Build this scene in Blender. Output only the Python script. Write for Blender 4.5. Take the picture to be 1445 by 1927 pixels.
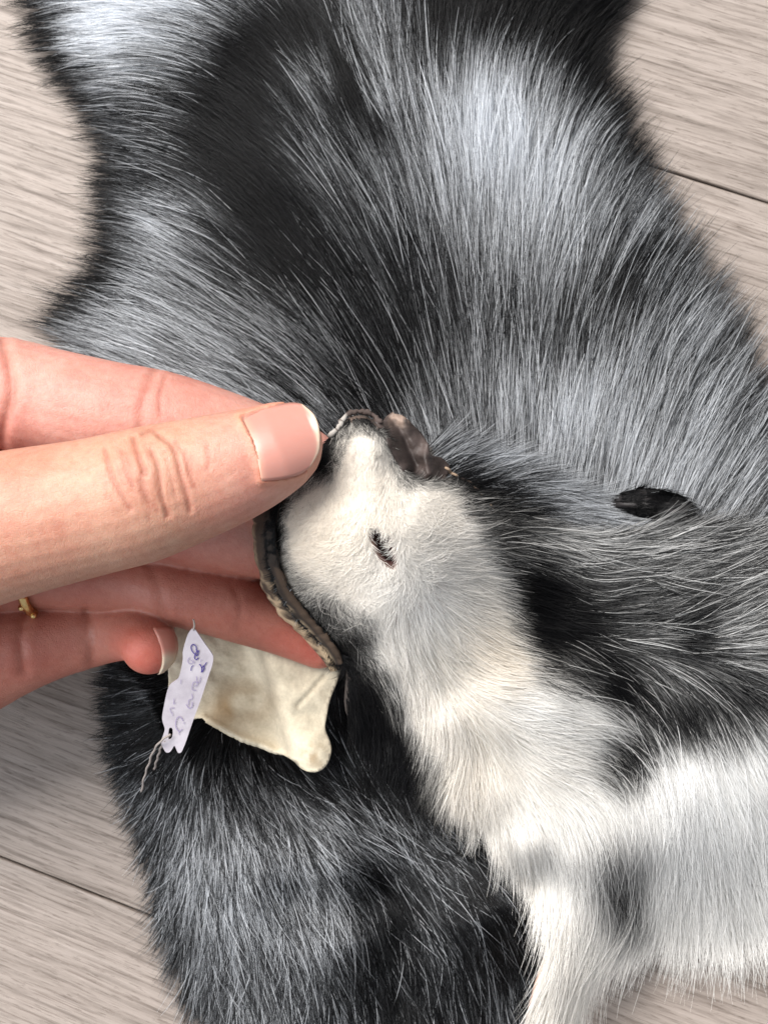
import bpy, bmesh, math
import numpy as np
from mathutils import Vector, Matrix, Euler
from mathutils.bvhtree import BVHTree
from mathutils.kdtree import KDTree

scene = bpy.context.scene
for o in list(bpy.data.objects):
    bpy.data.objects.remove(o)
C = scene.collection
rng = np.random.default_rng(7)

# ------------------------------------------------------------------ camera
PW, PH = 1445.0, 1927.0
TANX = 0.2606
cam_d = bpy.data.cameras.new("camera")
cam = bpy.data.objects.new("camera", cam_d)
C.objects.link(cam)
rot = Euler((math.radians(6), math.radians(5), 0), 'XYZ')
view = rot.to_matrix() @ Vector((0, 0, -1))
cam.location = -view * 0.33
cam.rotation_euler = rot
cam_d.sensor_fit = 'HORIZONTAL'
cam_d.sensor_width = 36
cam_d.lens = 18 / TANX
cam_d.clip_start = 0.01
cam_d.clip_end = 50
cam_d.dof.use_dof = True
cam_d.dof.focus_distance = 0.247
cam_d.dof.aperture_fstop = (cam_d.lens / 1000) / 0.0007
scene.camera = cam

# ------------------------------------------------------------------ light
scene.view_settings.view_transform = 'Standard'
scene.view_settings.look = 'None'
scene.view_settings.exposure = 0.18
scene.view_settings.gamma = 1.0
world = bpy.data.worlds.new("World")
scene.world = world
world.use_nodes = True
bg = world.node_tree.nodes['Background']
bg.inputs[0].default_value = (0.86, 0.92, 1.0, 1)
bg.inputs[1].default_value = 0.44

def area(name, loc, size, energy, col, target=(0, 0, 0.03)):
    d = bpy.data.lights.new(name, 'AREA')
    d.shape = 'RECTANGLE'
    d.size, d.size_y = size
    d.energy = energy
    d.color = col
    o = bpy.data.objects.new(name, d)
    C.objects.link(o)
    o.location = loc
    o.rotation_euler = (Vector(target) - Vector(loc)).to_track_quat('-Z', 'Y').to_euler()
    return o

area("window_light", (-0.68, 0.92, 1.75), (1.3, 1.1), 96, (1.0, 0.965, 0.92))
area("lower_left_fill", (-1.5, -0.55, 1.05), (0.7, 1.2), 20, (0.90, 0.95, 1.0))  # added fill lamp that brightens the floor at lower left

scene.cycles.max_bounces = 6
scene.cycles.diffuse_bounces = 4
scene.cycles.glossy_bounces = 2
scene.cycles.adaptive_threshold = 0.02
scene.cycles.transparent_max_bounces = 8
scene.cycles.use_denoising = True

# ------------------------------------------------------------------ helpers
CR = np.array(rot.to_matrix())
CL = np.array(cam.location)
FPX = PW / 2 / TANX
ZK = 0.82      # heights below are scaled by this

def at(px, py, z):
    """photo pixel + height above the floor -> world point"""
    px, py, z = np.broadcast_arrays(np.asarray(px, float), np.asarray(py, float), np.asarray(z, float))
    d = np.stack([(px - PW / 2) / FPX, -(py - PH / 2) / FPX, -np.ones_like(px)], -1) @ CR.T
    t = (z * ZK - CL[2]) / d[..., 2]
    return CL + d * t[..., None]

def px_size(px, py, z):
    p = at(px, py, z)
    depth = (p - CL) @ np.array(view)
    return depth / FPX

def link(name, mesh, mat=None, parent=None):
    o = bpy.data.objects.new(name, mesh)
    C.objects.link(o)
    if mat:
        mesh.materials.append(mat)
    if parent:
        o.parent = parent
    return o

def mesh_from(name, verts, faces, mat=None, parent=None, smooth=True):
    me = bpy.data.meshes.new(name)
    me.from_pydata([tuple(v) for v in verts], [], [tuple(int(i) for i in f) for f in faces])
    me.update()
    if smooth:
        me.polygons.foreach_set('use_smooth', [True] * len(me.polygons))
    return link(name, me, mat, parent)

def tag(o, label=None, cat=None, kind=None, group=None):
    if label: o['label'] = label
    if cat: o['category'] = cat
    if kind: o['kind'] = kind
    if group: o['group'] = group
    return o

def set_color(me, cols, name='col'):
    a = me.attributes.new(name, 'FLOAT_COLOR', 'POINT')
    c = np.ones((len(cols), 4), np.float32)
    c[:, :3] = cols
    a.data.foreach_set('color', c.ravel())

class Mat:
    def __init__(self, name):
        self.m = bpy.data.materials.new(name)
        self.m.use_nodes = True
        self.nt = self.m.node_tree
        self.b = self.nt.nodes['Principled BSDF']
        self.out = self.nt.nodes['Material Output']
    def n(self, t, **kw):
        nd = self.nt.nodes.new(t)
        for k, v in kw.items():
            if k.startswith('i_'):
                nd.inputs[k[2:].replace('_', ' ')].default_value = v
            else:
                setattr(nd, k, v)
        return nd
    def l(self, a, b):
        self.nt.links.new(a, b)
    def ramp(self, fac, stops):
        r = self.n('ShaderNodeValToRGB')
        e = r.color_ramp.elements
        while len(e) < len(stops): e.new(0.5)
        for i, (p, c) in enumerate(stops):
            e[i].position = p
            e[i].color = (*c, 1) if len(c) == 3 else c
        self.l(fac, r.inputs[0])
        return r.outputs[0]
    def mix(self, fac, a, b, mode='MIX'):
        m = self.n('ShaderNodeMix', data_type='RGBA', blend_type=mode)
        for v, i in ((fac, 0), (a, 6), (b, 7)):
            if hasattr(v, 'is_linked'): self.l(v, m.inputs[i])
            else: m.inputs[i].default_value = v if i == 0 else (*v, 1)
        return m.outputs[2]
    def noise(self, vec, scale, detail=4, rough=0.55, dist=0):
        nd = self.n('ShaderNodeTexNoise')
        nd.inputs['Scale'].default_value = scale
        nd.inputs['Detail'].default_value = detail
        nd.inputs['Roughness'].default_value = rough
        nd.inputs['Distortion'].default_value = dist
        if vec: self.l(vec, nd.inputs['Vector'])
        return nd.outputs[0]
    def bump(self, h, strength, dist, prev=None):
        b = self.n('ShaderNodeBump')
        b.inputs['Strength'].default_value = strength
        b.inputs['Distance'].default_value = dist
        self.l(h, b.inputs['Height'])
        if prev: self.l(prev, b.inputs['Normal'])
        return b.outputs[0]
    def mapping(self, vec, scale=(1, 1, 1), loc=(0, 0, 0)):
        m = self.n('ShaderNodeMapping')
        m.inputs['Scale'].default_value = scale
        m.inputs['Location'].default_value = loc
        self.l(vec, m.inputs['Vector'])
        return m.outputs[0]

# fields given by control points in photo pixels, interpolated on a grid
GX0, GY0, GS = -400.0, -400.0, 12.0
GNX, GNY = int(2300 / GS), int(2800 / GS)
gx, gy = np.meshgrid(GX0 + np.arange(GNX) * GS, GY0 + np.arange(GNY) * GS)

class Field:
    def __init__(self, arr): self.a = arr
    def __call__(self, x, y):
        u = np.clip((x - GX0) / GS, 0, GNX - 1.001); v = np.clip((y - GY0) / GS, 0, GNY - 1.001)
        i = u.astype(int); j = v.astype(int); fu = u - i; fv = v - j
        a = self.a
        return (a[j, i] * (1 - fu) * (1 - fv) + a[j, i + 1] * fu * (1 - fv)
                + a[j + 1, i] * (1 - fu) * fv + a[j + 1, i + 1] * fu * fv)

def interp(ctrl, smooth=6.0):
    """radial basis (distance) interpolation of scattered control points"""
    c = np.array(ctrl, float)
    n = len(c)
    K = np.hypot(c[:, None, 0] - c[None, :, 0], c[:, None, 1] - c[None, :, 1])
    A = np.zeros((n + 1, n + 1)); A[:n, :n] = -np.sqrt(K ** 2 + 16 ** 2); A[:n, :n] -= 0
    A[:n, :n] += np.eye(n) * smooth * -0.0
    A[:n, n] = 1; A[n, :n] = 1
    rhs = np.zeros((n + 1, c.shape[1] - 2)); rhs[:n] = c[:, 2:]
    w = np.linalg.solve(A, rhs)
    out = np.zeros((GNY, GNX, c.shape[1] - 2)) + w[n]
    for i in range(n):
        out -= np.sqrt((gx - c[i, 0]) ** 2 + (gy - c[i, 1]) ** 2 + 256.0)[..., None] * w[i]
    lo, hi = c[:, 2:].min(0), c[:, 2:].max(0)
    return np.clip(out, lo, hi)

def scalar(ctrl, *_):
    return Field(interp(ctrl)[..., 0])

def direction(ctrl, *_):
    c = [(x, y, math.cos(math.radians(a)), -math.sin(math.radians(a))) for x, y, a in ctrl]
    v = interp(c)
    ln = np.hypot(v[..., 0], v[..., 1]) + 1e-9
    return Field(v[..., 0] / ln), Field(v[..., 1] / ln)

def inside(x, y, poly):
    p = np.asarray(poly, float)
    r = np.zeros(np.shape(x), bool)
    j = len(p) - 1
    for i in range(len(p)):
        c = ((p[i, 1] > y) != (p[j, 1] > y))
        dy = p[j, 1] - p[i, 1]
        xi = (p[j, 0] - p[i, 0]) * (y - p[i, 1]) / (dy if abs(dy) > 1e-9 else 1e-9) + p[i, 0]
        r ^= c & (x < xi)
        j = i
    return r

def polydist(x, y, pts, closed=True):
    p = np.asarray(pts, float)
    d = np.full(np.shape(x), 1e9)
    n = len(p)
    for i in range(n if closed else n - 1):
        a, b = p[i], p[(i + 1) % n]
        ab = b - a
        t = np.clip(((x - a[0]) * ab[0] + (y - a[1]) * ab[1]) / (ab @ ab + 1e-9), 0, 1)
        d = np.minimum(d, np.hypot(x - a[0] - t * ab[0], y - a[1] - t * ab[1]))
    return d

def vnoise(x, y, scale, seed):
    """smooth value noise, -1..1"""
    r = np.random.default_rng(seed).uniform(-1, 1, (256, 256))
    u = x / scale; v = y / scale
    i = np.floor(u).astype(int); j = np.floor(v).astype(int)
    fu = u - i; fv = v - j
    fu = fu * fu * (3 - 2 * fu); fv = fv * fv * (3 - 2 * fv)
    g = lambda a, b: r[b % 256, a % 256]
    return (g(i, j) * (1 - fu) * (1 - fv) + g(i + 1, j) * fu * (1 - fv) + g(i, j + 1) * (1 - fu) * fv + g(i + 1, j + 1) * fu * fv)

def catmull(pts, n):
    p = np.asarray(pts, float)
    p = np.vstack([2 * p[0] - p[1], p, 2 * p[-1] - p[-2]])
    out = []
    m = len(p) - 3
    for t in np.linspace(0, m - 1e-6, n):
        i = int(t); f = t - i
        a, b, c, d = p[i:i + 4]
        out.append(0.5 * (2 * b + (c - a) * f + (2 * a - 5 * b + 4 * c - d) * f * f + (3 * b - a - 3 * c + d) * f ** 3))
    return np.array(out)

def smooth_poly(poly, k=4):
    p = np.asarray(poly, float); n = len(p)
    out = []
    for i in range(n):
        a, b, c, d = p[i - 1], p[i], p[(i + 1) % n], p[(i + 2) % n]
        for f in np.arange(k) / k:
            out.append(b + 0.5 * f * ((c - a) + f * ((2 * a - 5 * b + 4 * c - d) + f * (3 * b - a - 3 * c + d))))
    return np.array(out)

def sheet(name, poly, S, step, mat, parent, holes=(), colf=None, thick=0.0012, jitter=None, subd=0):
    """a hide: cells of a pixel grid inside the outline, snapped to the outline at its border, at height S, with thickness"""
    p = smooth_poly(poly)
    holes = [smooth_poly(h) for h in holes]
    x0, y0 = p.min(0) - step; x1, y1 = p.max(0) + step
    xs = np.arange(x0, x1 + step, step); ys = np.arange(y0, y1 + step, step)
    X, Y = np.meshgrid(xs, ys)
    cx, cy = X[:-1, :-1] + step / 2, Y[:-1, :-1] + step / 2
    ok = inside(cx, cy, p)
    for h in holes: ok &= ~inside(cx, cy, h)
    used = np.zeros(X.shape, bool)
    used[:-1, :-1] |= ok; used[1:, :-1] |= ok; used[:-1, 1:] |= ok; used[1:, 1:] |= ok
    # border vertices are pulled onto the outline
    full = np.zeros(X.shape, int)
    full[:-1, :-1] += ok; full[1:, :-1] += ok; full[:-1, 1:] += ok; full[1:, 1:] += ok
    border = used & (full < 4)
    bi = np.argwhere(border)
    rings = [p] + [np.asarray(h, float) for h in holes]
    for j, i in bi:
        best = None
        for rg in rings:
            for k in range(len(rg)):
                a, b = rg[k], rg[(k + 1) % len(rg)]
                ab = b - a
                t = np.clip(((X[j, i] - a[0]) * ab[0] + (Y[j, i] - a[1]) * ab[1]) / (ab @ ab + 1e-9), 0, 1)
                q = a + t * ab
                d = (q[0] - X[j, i]) ** 2 + (q[1] - Y[j, i]) ** 2
                if best is None or d < best[0]: best = (d, q)
        if best[0] < (1.6 * step) ** 2:
            X[j, i], Y[j, i] = best[1]
    idx = -np.ones(X.shape, int)
    idx[used] = np.arange(used.sum())
    px, py = X[used], Y[used]
    z = S(px, py)
    V = at(px, py, z)
    jj, ii = np.nonzero(ok)
    F = np.stack([idx[jj, ii], idx[jj + 1, ii], idx[jj + 1, ii + 1], idx[jj, ii + 1]], 1)
    o = mesh_from(name, V, F, mat, parent)
    if colf is not None:
        set_color(o.data, colf(px, py))
    if thick:
        m = o.modifiers.new('thickness', 'SOLIDIFY'); m.thickness = thick; m.offset = -1
    return o

def tube(name, pts, rad, mat, parent, seg=10, cols=None):
    pts = np.asarray(pts, float); n = len(pts)
    rad = np.broadcast_to(np.asarray(rad, float), (n,))
    T = np.gradient(pts, axis=0); T /= np.linalg.norm(T, axis=1)[:, None] + 1e-12
    up = np.array([0, 0, 1.0]); V = []
    for k in range(n):
        s = np.cross(T[k], up); 
        if np.linalg.norm(s) < 1e-3: s = np.cross(T[k], [1, 0, 0])
        s /= np.linalg.norm(s); u = np.cross(s, T[k])
        for q in range(seg):
            a = 2 * math.pi * q / seg
            V.append(pts[k] + rad[k] * (math.cos(a) * s + math.sin(a) * u))
    F = []
    for k in range(n - 1):
        for q in range(seg):
            F.append((k * seg + q, k * seg + (q + 1) % seg, (k + 1) * seg + (q + 1) % seg, (k + 1) * seg + q))
    F.append(tuple(range(seg))[::-1]); F.append(tuple((n - 1) * seg + q for q in range(seg)))
    o = mesh_from(name, V, F, mat, parent)
    if cols is not None: set_color(o.data, np.repeat(cols, seg, 0))
    return o

# ------------------------------------------------------------------ materials
def fur_material(name):
    M = Mat(name)
    a = M.n('ShaderNodeAttribute', attribute_name='hcol')
    M.l(a.outputs['Color'], M.b.inputs['Base Color'])
    M.b.inputs['Roughness'].default_value = 0.42
    M.b.inputs['Specular IOR Level'].default_value = 0.24
    t = M.n('ShaderNodeBsdfTranslucent'); M.l(a.outputs['Color'], t.inputs[0])
    mx = M.n('ShaderNodeMixShader'); mx.inputs[0].default_value = 0.42
    M.l(M.b.outputs[0], mx.inputs[1]); M.l(t.outputs[0], mx.inputs[2]); M.l(mx.outputs[0], M.out.inputs['Surface'])
    return M.m

def hide_material(name, rough=0.75, bump=0.5, grain=900):
    M = Mat(name)
    a = M.n('ShaderNodeAttribute', attribute_name='col')
    tc = M.n('ShaderNodeTexCoord').outputs['Object']
    nz = M.noise(tc, grain, 5, 0.65)
    nb = M.noise(tc, 160, 3, 0.6)
    col = M.mix(0.55, a.outputs['Color'], M.ramp(nb, [(0.25, (0.45, 0.42, 0.38)), (0.7, (1.1, 1.08, 1.05))]), 'MULTIPLY')
    col = M.mix(0.35, col, M.ramp(nz, [(0.3, (0.55, 0.52, 0.5)), (0.7, (1.1, 1.1, 1.1))]), 'MULTIPLY')
    M.l(col, M.b.inputs['Base Color'])
    M.b.inputs['Roughness'].default_value = rough
    M.b.inputs['Specular IOR Level'].default_value = 0.3
    n1 = M.bump(nb, bump * 0.3, 0.001)
    M.l(M.bump(nz, bump, 0.0002, n1), M.b.inputs['Normal'])
    return M.m

FUR = fur_material('fox_fur')
HIDE = hide_material('tanned_hide', 0.8)
LEATHER = hide_material('dark_lip_leather', 0.52, 0.9, 900)
SUEDE = hide_material('cream_suede', 0.95, 0.55, 1500)

# ------------------------------------------------------------------ floor: laminate planks
def wood_material():
    M = Mat('grey_oak_laminate')
    tc = M.n('ShaderNodeTexCoord').outputs['Object']
    oi = M.n('ShaderNodeObjectInfo').outputs['Random']
    off = M.n('ShaderNodeCombineXYZ')
    mul = M.n('ShaderNodeMath', operation='MULTIPLY'); M.l(oi, mul.inputs[0]); mul.inputs[1].default_value = 7.3
    M.l(mul.outputs[0], off.inputs[0]); M.l(mul.outputs[0], off.inputs[1])
    add = M.n('ShaderNodeVectorMath', operation='ADD'); M.l(tc, add.inputs[0]); M.l(off.outputs[0], add.inputs[1])
    v = add.outputs[0]
    # slow sideways wander of the grain
    wob = M.noise(M.mapping(v, (9, 26, 1)), 1.0, 3)
    wv = M.n('ShaderNodeVectorMath', operation='SCALE'); 
    cmb = M.n('ShaderNodeCombineXYZ'); M.l(wob, cmb.inputs[1]); M.l(cmb.outputs[0], wv.inputs[0]); wv.inputs['Scale'].default_value = 0.005
    add2 = M.n('ShaderNodeVectorMath', operation='ADD'); M.l(v, add2.inputs[0]); M.l(wv.outputs[0], add2.inputs[1])
    w = add2.outputs[0]
    fine = M.noise(M.mapping(w, (46, 1500, 1)), 1.0, 6, 0.7)
    lines = M.noise(M.mapping(w, (20, 560, 1)), 1.0, 7, 0.72)
    broad = M.noise(M.mapping(w, (10, 90, 1)), 1.0, 3, 0.55)
    dash = M.noise(M.mapping(w, (70, 1000, 1)), 1.0, 2, 0.5)
    c = M.ramp(lines, [(0.34, (0.140, 0.113, 0.097)), (0.42, (0.190, 0.157, 0.137)), (0.485, (0.240, 0.202, 0.178)), (0.60, (0.272, 0.231, 0.206)), (0.74, (0.31, 0.268, 0.241))])
    c = M.mix(0.75, c, M.ramp(fine, [(0.40, (0.55, 0.50, 0.47)), (0.45, (0.96, 0.95, 0.94)), (0.6, (1.05, 1.05, 1.05)), (0.68, (1.22, 1.21, 1.2))]), 'MULTIPLY')
    c = M.mix(0.5, c, M.ramp(broad, [(0.3, (0.72, 0.70, 0.68)), (0.7, (1.12, 1.12, 1.12))]), 'MULTIPLY')
    c = M.mix(0.5, c, M.ramp(dash, [(0.36, (0.55, 0.52, 0.5)), (0.46, (1, 1, 1))]), 'MULTIPLY')
    pores = M.noise(M.mapping(w, (190, 1900, 1)), 1.0, 3, 0.6)
    c = M.mix(0.7, c, M.ramp(pores, [(0.36, (0.5, 0.46, 0.43)), (0.41, (1, 1, 1)), (0.62, (1, 1, 1)), (0.68, (1.2, 1.2, 1.2))]), 'MULTIPLY')
    M.l(c, M.b.inputs['Base Color'])
    M.l(M.ramp(lines, [(0.3, (0.62,) * 3), (0.7, (0.42,) * 3)]), M.b.inputs['Roughness'])
    M.b.inputs['Specular IOR Level'].default_value = 0.45
    n1 = M.bump(lines, 0.5, 0.0005)
    M.l(M.bump(fine, 0.4, 0.0002, n1), M.b.inputs['Normal'])
    return M.m

sub = Mat('dark_subfloor'); sub.b.inputs['Base Color'].default_value = (0.012, 0.012, 0.015, 1); sub.b.inputs['Roughness'].default_value = 0.9
floor = mesh_from('floor', [(-1.6, -1.6, -0.009), (1.6, -1.6, -0.009), (1.6, 1.6, -0.009), (-1.6, 1.6, -0.009)], [(0, 1, 2, 3)], sub.m)
tag(floor, 'floor of grey oak laminate planks under the fur pelt', kind='structure')
WOOD = wood_material()
sa = at([1215, 1445], [310, 378], 0.0); sb = at([0, 290], [1610, 1730], 0.0)
dr = (sa[1] - sa[0]); dr /= np.linalg.norm(dr); dr2 = (sb[1] - sb[0]); dr2 /= np.linalg.norm(dr2)
dr = dr + dr2; dr /= np.linalg.norm(dr)
pr = np.array([-dr[1], dr[0], 0])
mA, mB = (sa.mean(0) @ pr), (sb.mean(0) @ pr)
pw = mA - mB
plen = 1.3
ang = math.atan2(dr[1], dr[0])

def plank_mesh(L, W, gap=0.0003, bev=0.0005, h=0.008):
    me = bpy.data.meshes.new('plank')
    bm = bmesh.new()
    bmesh.ops.create_cube(bm, size=1)
    for v in bm.verts:
        v.co.x *= (L - gap); v.co.y *= (W - gap); v.co.z = (v.co.z - 0.5) * h
    top = [e for e in bm.edges if all(v.co.z > -1e-6 for v in e.verts)]
    bmesh.ops.bevel(bm, geom=top, offset=bev, segments=3, affect='EDGES', profile=0.6)
    bm.to_mesh(me); bm.free()
    me.materials.append(WOOD)
    return me
pm = plank_mesh(plen, pw)
for r in range(-3, 5):
    for s in (-1, 0, 1):
        o = bpy.data.objects.new('plank', pm)
        C.objects.link(o); o.parent = floor
        shift = 0.37 + 0.43 * ((r * 0.618) % 1.0) * plen
        if r in (-1, 0, 1): shift = {-1: 0.25, 0: -0.2, 1: 0.35}[r]
        c = pr * (mB + pw * (r + 0.5)) + dr * (shift + s * plen)
        o.location = (c[0], c[1], 0.0); o.rotation_euler = (0, 0, ang)

# ------------------------------------------------------------------ fur pelt
pelt = bpy.data.objects.new('fox_pelt', None)
C.objects.link(pelt)
tag(pelt, 'black and silver fox fur pelt with white face, lying on the plank floor', 'fur pelt')

def grow(name, parent, poly, n, S, D, lenF, brF, warmF=None, nseg=6, lift=0.3, jit=9, clump_px=13.0, clump=0.55, rad=0.00005,
         holes=(), seed=1, contrast=1.0, guard=0.13, curl=0.0, dark=(0.0065, 0.0062, 0.0072), white=(0.89, 0.92, 0.965), zoff=0.0, weight=None, colnoise=0.26, hairnoise=0.30, sharp=1.3, bim=0.3, gfat=1.3, vary=0.16, wlow=0.2):
    r = np.random.default_rng(seed)
    p = np.asarray(poly, float)
    lo, hi = np.maximum(p.min(0), [-260, -260]), np.minimum(p.max(0), [1640, 2140])
    X = np.empty(0); Y = np.empty(0)
    while len(X) < n:
        x = r.uniform(lo[0], hi[0], n); y = r.uniform(lo[1], hi[1], n)
        k = inside(x, y, p)
        for h in holes: k &= ~inside(x, y, h)
        if weight is not None: k &= r.uniform(0, 1, n) < weight(x, y)
        X = np.append(X, x[k]); Y = np.append(Y, y[k])
    X = X[:n]; Y = Y[:n]
    # locks
    areapx = np.prod(hi - lo)
    ns = int(areapx / clump_px ** 2)
    sx = r.uniform(lo[0], hi[0], ns); sy = r.uniform(lo[1], hi[1], ns)
    kd = KDTree(ns)
    for i in range(ns): kd.insert((sx[i], sy[i], 0), i)
    kd.balance()
    # stretch the search along the hair so that locks are long streaks
    cid = np.fromiter((kd.find((a, b, 0))[1] for a, b in zip(X, Y)), int, n)
    cang = r.normal(0, 1, ns); cbr = r.normal(0, 1, ns); clen = r.normal(0, 1, ns); clift = r.uniform(0.4, 1.5, ns)
    L = lenF(X, Y) * np.clip(1 + 0.2 * r.normal(0, 1, n) + 0.12 * clen[cid], 0.35, 1.7)
    g = r.uniform(0, 1, n) < guard
    L = np.where(g, L * 1.12, L)
    a = np.radians(jit) * (0.55 * r.normal(0, 1, n) + 0.6 * cang[cid]) + np.radians(jit) * np.where(g, r.normal(0, 0.4, n), 0)
    bend = np.radians(jit * 1.3) * (r.normal(0, 0.6, n) + 0.6 * cang[cid] * r.normal(1, .3, n))
    px = np.empty((n, nseg + 1)); py = np.empty_like(px)
    px[:, 0], py[:, 0] = X, Y
    for k in range(nseg):
        dx, dy = D[0](px[:, k], py[:, k]), D[1](px[:, k], py[:, k])
        an = a + bend * (k / nseg) + curl * (k / nseg)
        ca, sn = np.cos(an), np.sin(an)
        px[:, k + 1] = px[:, k] + (dx * ca - dy * sn) * L / nseg
        py[:, k + 1] = py[:, k] + (dx * sn + dy * ca) * L / nseg
    t = np.linspace(0, 1, nseg + 1)[None]
    cf = clump * np.clip(1 + 0.4 * r.normal(0, 1, n), 0, 1.5) * np.where(g, 0.4, 1)
    px -= ((X - sx[cid]) * cf)[:, None] * t ** 1.4
    py -= ((Y - sy[cid]) * cf)[:, None] * t ** 1.4
    sz = S(px, py)
    pz0 = px_size(X, Y, sz[:, 0])
    hl = r.uniform(0.15, 1.0, n) ** 0.8 * (0.6 + 0.4 * clift[cid]) * np.where(g, 1.35, 1)
    z = sz + (L * pz0 * lift * hl)[:, None] * (t - 0.42 * t * t) + zoff
    z[:, 0] = sz[:, 0] - 0.0006
    z = np.maximum(z, 0.0006 + 0.0008 * r.uniform(0, 1, n)[:, None])
    P = at(px, py, z)
    # coat markings plus painted sheen and shade, read where most hair shows
    q = int(round(nseg * 0.6))
    mx = px[:, q] + r.normal(0, 5, n); my = py[:, q] + r.normal(0, 5, n)
    w = brF(mx, my)
    wp = 0.35 * w[:, None] + 0.65 * brF(px, py)
    wp = np.clip(0.5 + (wp - 0.5) * sharp, 0, 1)
    nz = contrast * (colnoise * cbr[cid] + hairnoise * r.normal(0, 1, n))
    v = wp + nz[:, None] * (0.10 + wlow * wp + 2.6 * wp * (1 - wp))
    pick = np.where(r.uniform(0, 1, n)[:, None] < np.clip(wp, 0, 1) ** 1.2, 0.9, 0.12) * np.clip(0.45 + wp, 0.5, 1.05)
    edge = bim * np.clip(4 * wp * (1 - wp), 0, 1)
    v = v * (1 - edge) + pick * edge
    gp = np.where(r.uniform(0, 1, n)[:, None] < np.clip(wp * 1.15, 0, 1), 0.86, 0.02)
    gm = (g * 0.8)[:, None]
    v = v * (1 - gm) + gp * gm
    v = np.clip(v, 0, 1) ** 1.55
    dk = np.array(dark); wh = np.array(white)
    whc = np.broadcast_to(wh, (n, 3)).copy()
    if warmF is not None:
        wm = np.clip(warmF(mx, my), 0, 1)[:, None]
        whc = whc * (1 - wm) + np.array((0.94, 0.86, 0.75)) * wm
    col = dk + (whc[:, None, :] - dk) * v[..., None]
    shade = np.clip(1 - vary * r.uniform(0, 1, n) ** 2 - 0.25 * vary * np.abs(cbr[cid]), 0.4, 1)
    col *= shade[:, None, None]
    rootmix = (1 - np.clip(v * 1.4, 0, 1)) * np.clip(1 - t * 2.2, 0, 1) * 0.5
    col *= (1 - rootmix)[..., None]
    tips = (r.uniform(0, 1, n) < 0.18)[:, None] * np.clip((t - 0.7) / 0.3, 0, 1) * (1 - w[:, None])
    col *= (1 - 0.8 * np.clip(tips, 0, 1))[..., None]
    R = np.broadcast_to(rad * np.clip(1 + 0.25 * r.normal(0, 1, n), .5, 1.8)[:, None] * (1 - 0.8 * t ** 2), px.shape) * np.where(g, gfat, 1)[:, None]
    cu = bpy.data.hair_curves.new(name)
    cu.add_curves([nseg + 1] * n)
    cu.attributes['position'].data.foreach_set('vector', P.astype(np.float32).ravel())
    ra = cu.attributes.get('radius') or cu.attributes.new('radius', 'FLOAT', 'POINT')
    ra.data.foreach_set('value', np.ascontiguousarray(R, np.float32).ravel())
    ca = cu.attributes.new('hcol', 'FLOAT_COLOR', 'POINT')
    c4 = np.ones((n * (nseg + 1), 4), np.float32); c4[:, :3] = col.reshape(-1, 3)
    ca.data.foreach_set('color', c4.ravel())
    o = link(name, cu, FUR, parent)
    o['kind'] = 'stuff'
    return o

def const_col(c):
    return lambda x, y: np.broadcast_to(np.array(c), (len(x), 3)) * (1 + 0.15 * vnoise(x, y, 30, 5))[:, None]

# ---- the back, lying flat behind the hand
A_POLY = [(95, -200), (85, 0), (115, 90), (175, 190), (225, 280), (240, 360), (245, 430), (225, 510), (160, 575), (120, 620),
          (180, 680), (260, 760), (420, 900), (600, 1020), (800, 1100), (1560, 1150), (1560, 900), (1410, 790), (1350, 680),
          (1265, 530), (1190, 390), (1150, 290), (1115, 200), (1105, 100), (1140, 40), (1160, -20), (1160, -200)]
dA = polydist(gx, gy, A_POLY) * np.where(inside(gx, gy, A_POLY), 1, -1)
A_S = Field(np.clip(0.004 + 0.011 * (1 - np.exp(-np.maximum(dA, 0) / 110)) + np.minimum(dA, 0) * 0.00003, 0.0015, 1)
            + 0.002 * vnoise(gx, gy, 190, 11) * np.clip(dA / 150, 0, 1))
A_DIR = direction([(60, 20, 190), (120, 60, 190), (150, 130, 187), (400, 20, 155), (250, 60, 178), (400, 70, 160), (250, 150, 176), (220, 280, 172),
    (210, 420, 173), (150, 560, 165), (100, 600, 165), (200, 640, 158), (300, 300, 160), (300, 450, 155), (300, 600, 154), (450, 680, 148), (560, 740, 140), (450, 200, 142),
    (500, 400, 136), (600, 600, 128), (500, 100, 140), (620, 120, 119), (700, 250, 116), (750, 100, 102), (700, 500, 118), (760, 650, 112),
    (830, 400, 98), (850, 200, 94), (830, 700, 100), (900, 100, 82), (950, 200, 87), (1000, 350, 86), (1050, 150, 72), (1100, 300, 70),
    (1150, 400, 66), (1000, 600, 86), (1100, 600, 76), (1200, 550, 66), (1300, 560, 58), (1250, 700, 70), (1350, 680, 58), (1100, 800, 82),
    (1200, 850, 75), (1300, 850, 66), (1400, 850, 58), (1400, 950, 55), (950, 750, 92), (1100, 40, 48), (1170, 80, 40), (1150, 200, 48),
    (1000, 30, 62), (650, 20, 112), (720, 800, 118), (620, 850, 135), (1500, 1000, 50), (850, 950, 95)])
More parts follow.
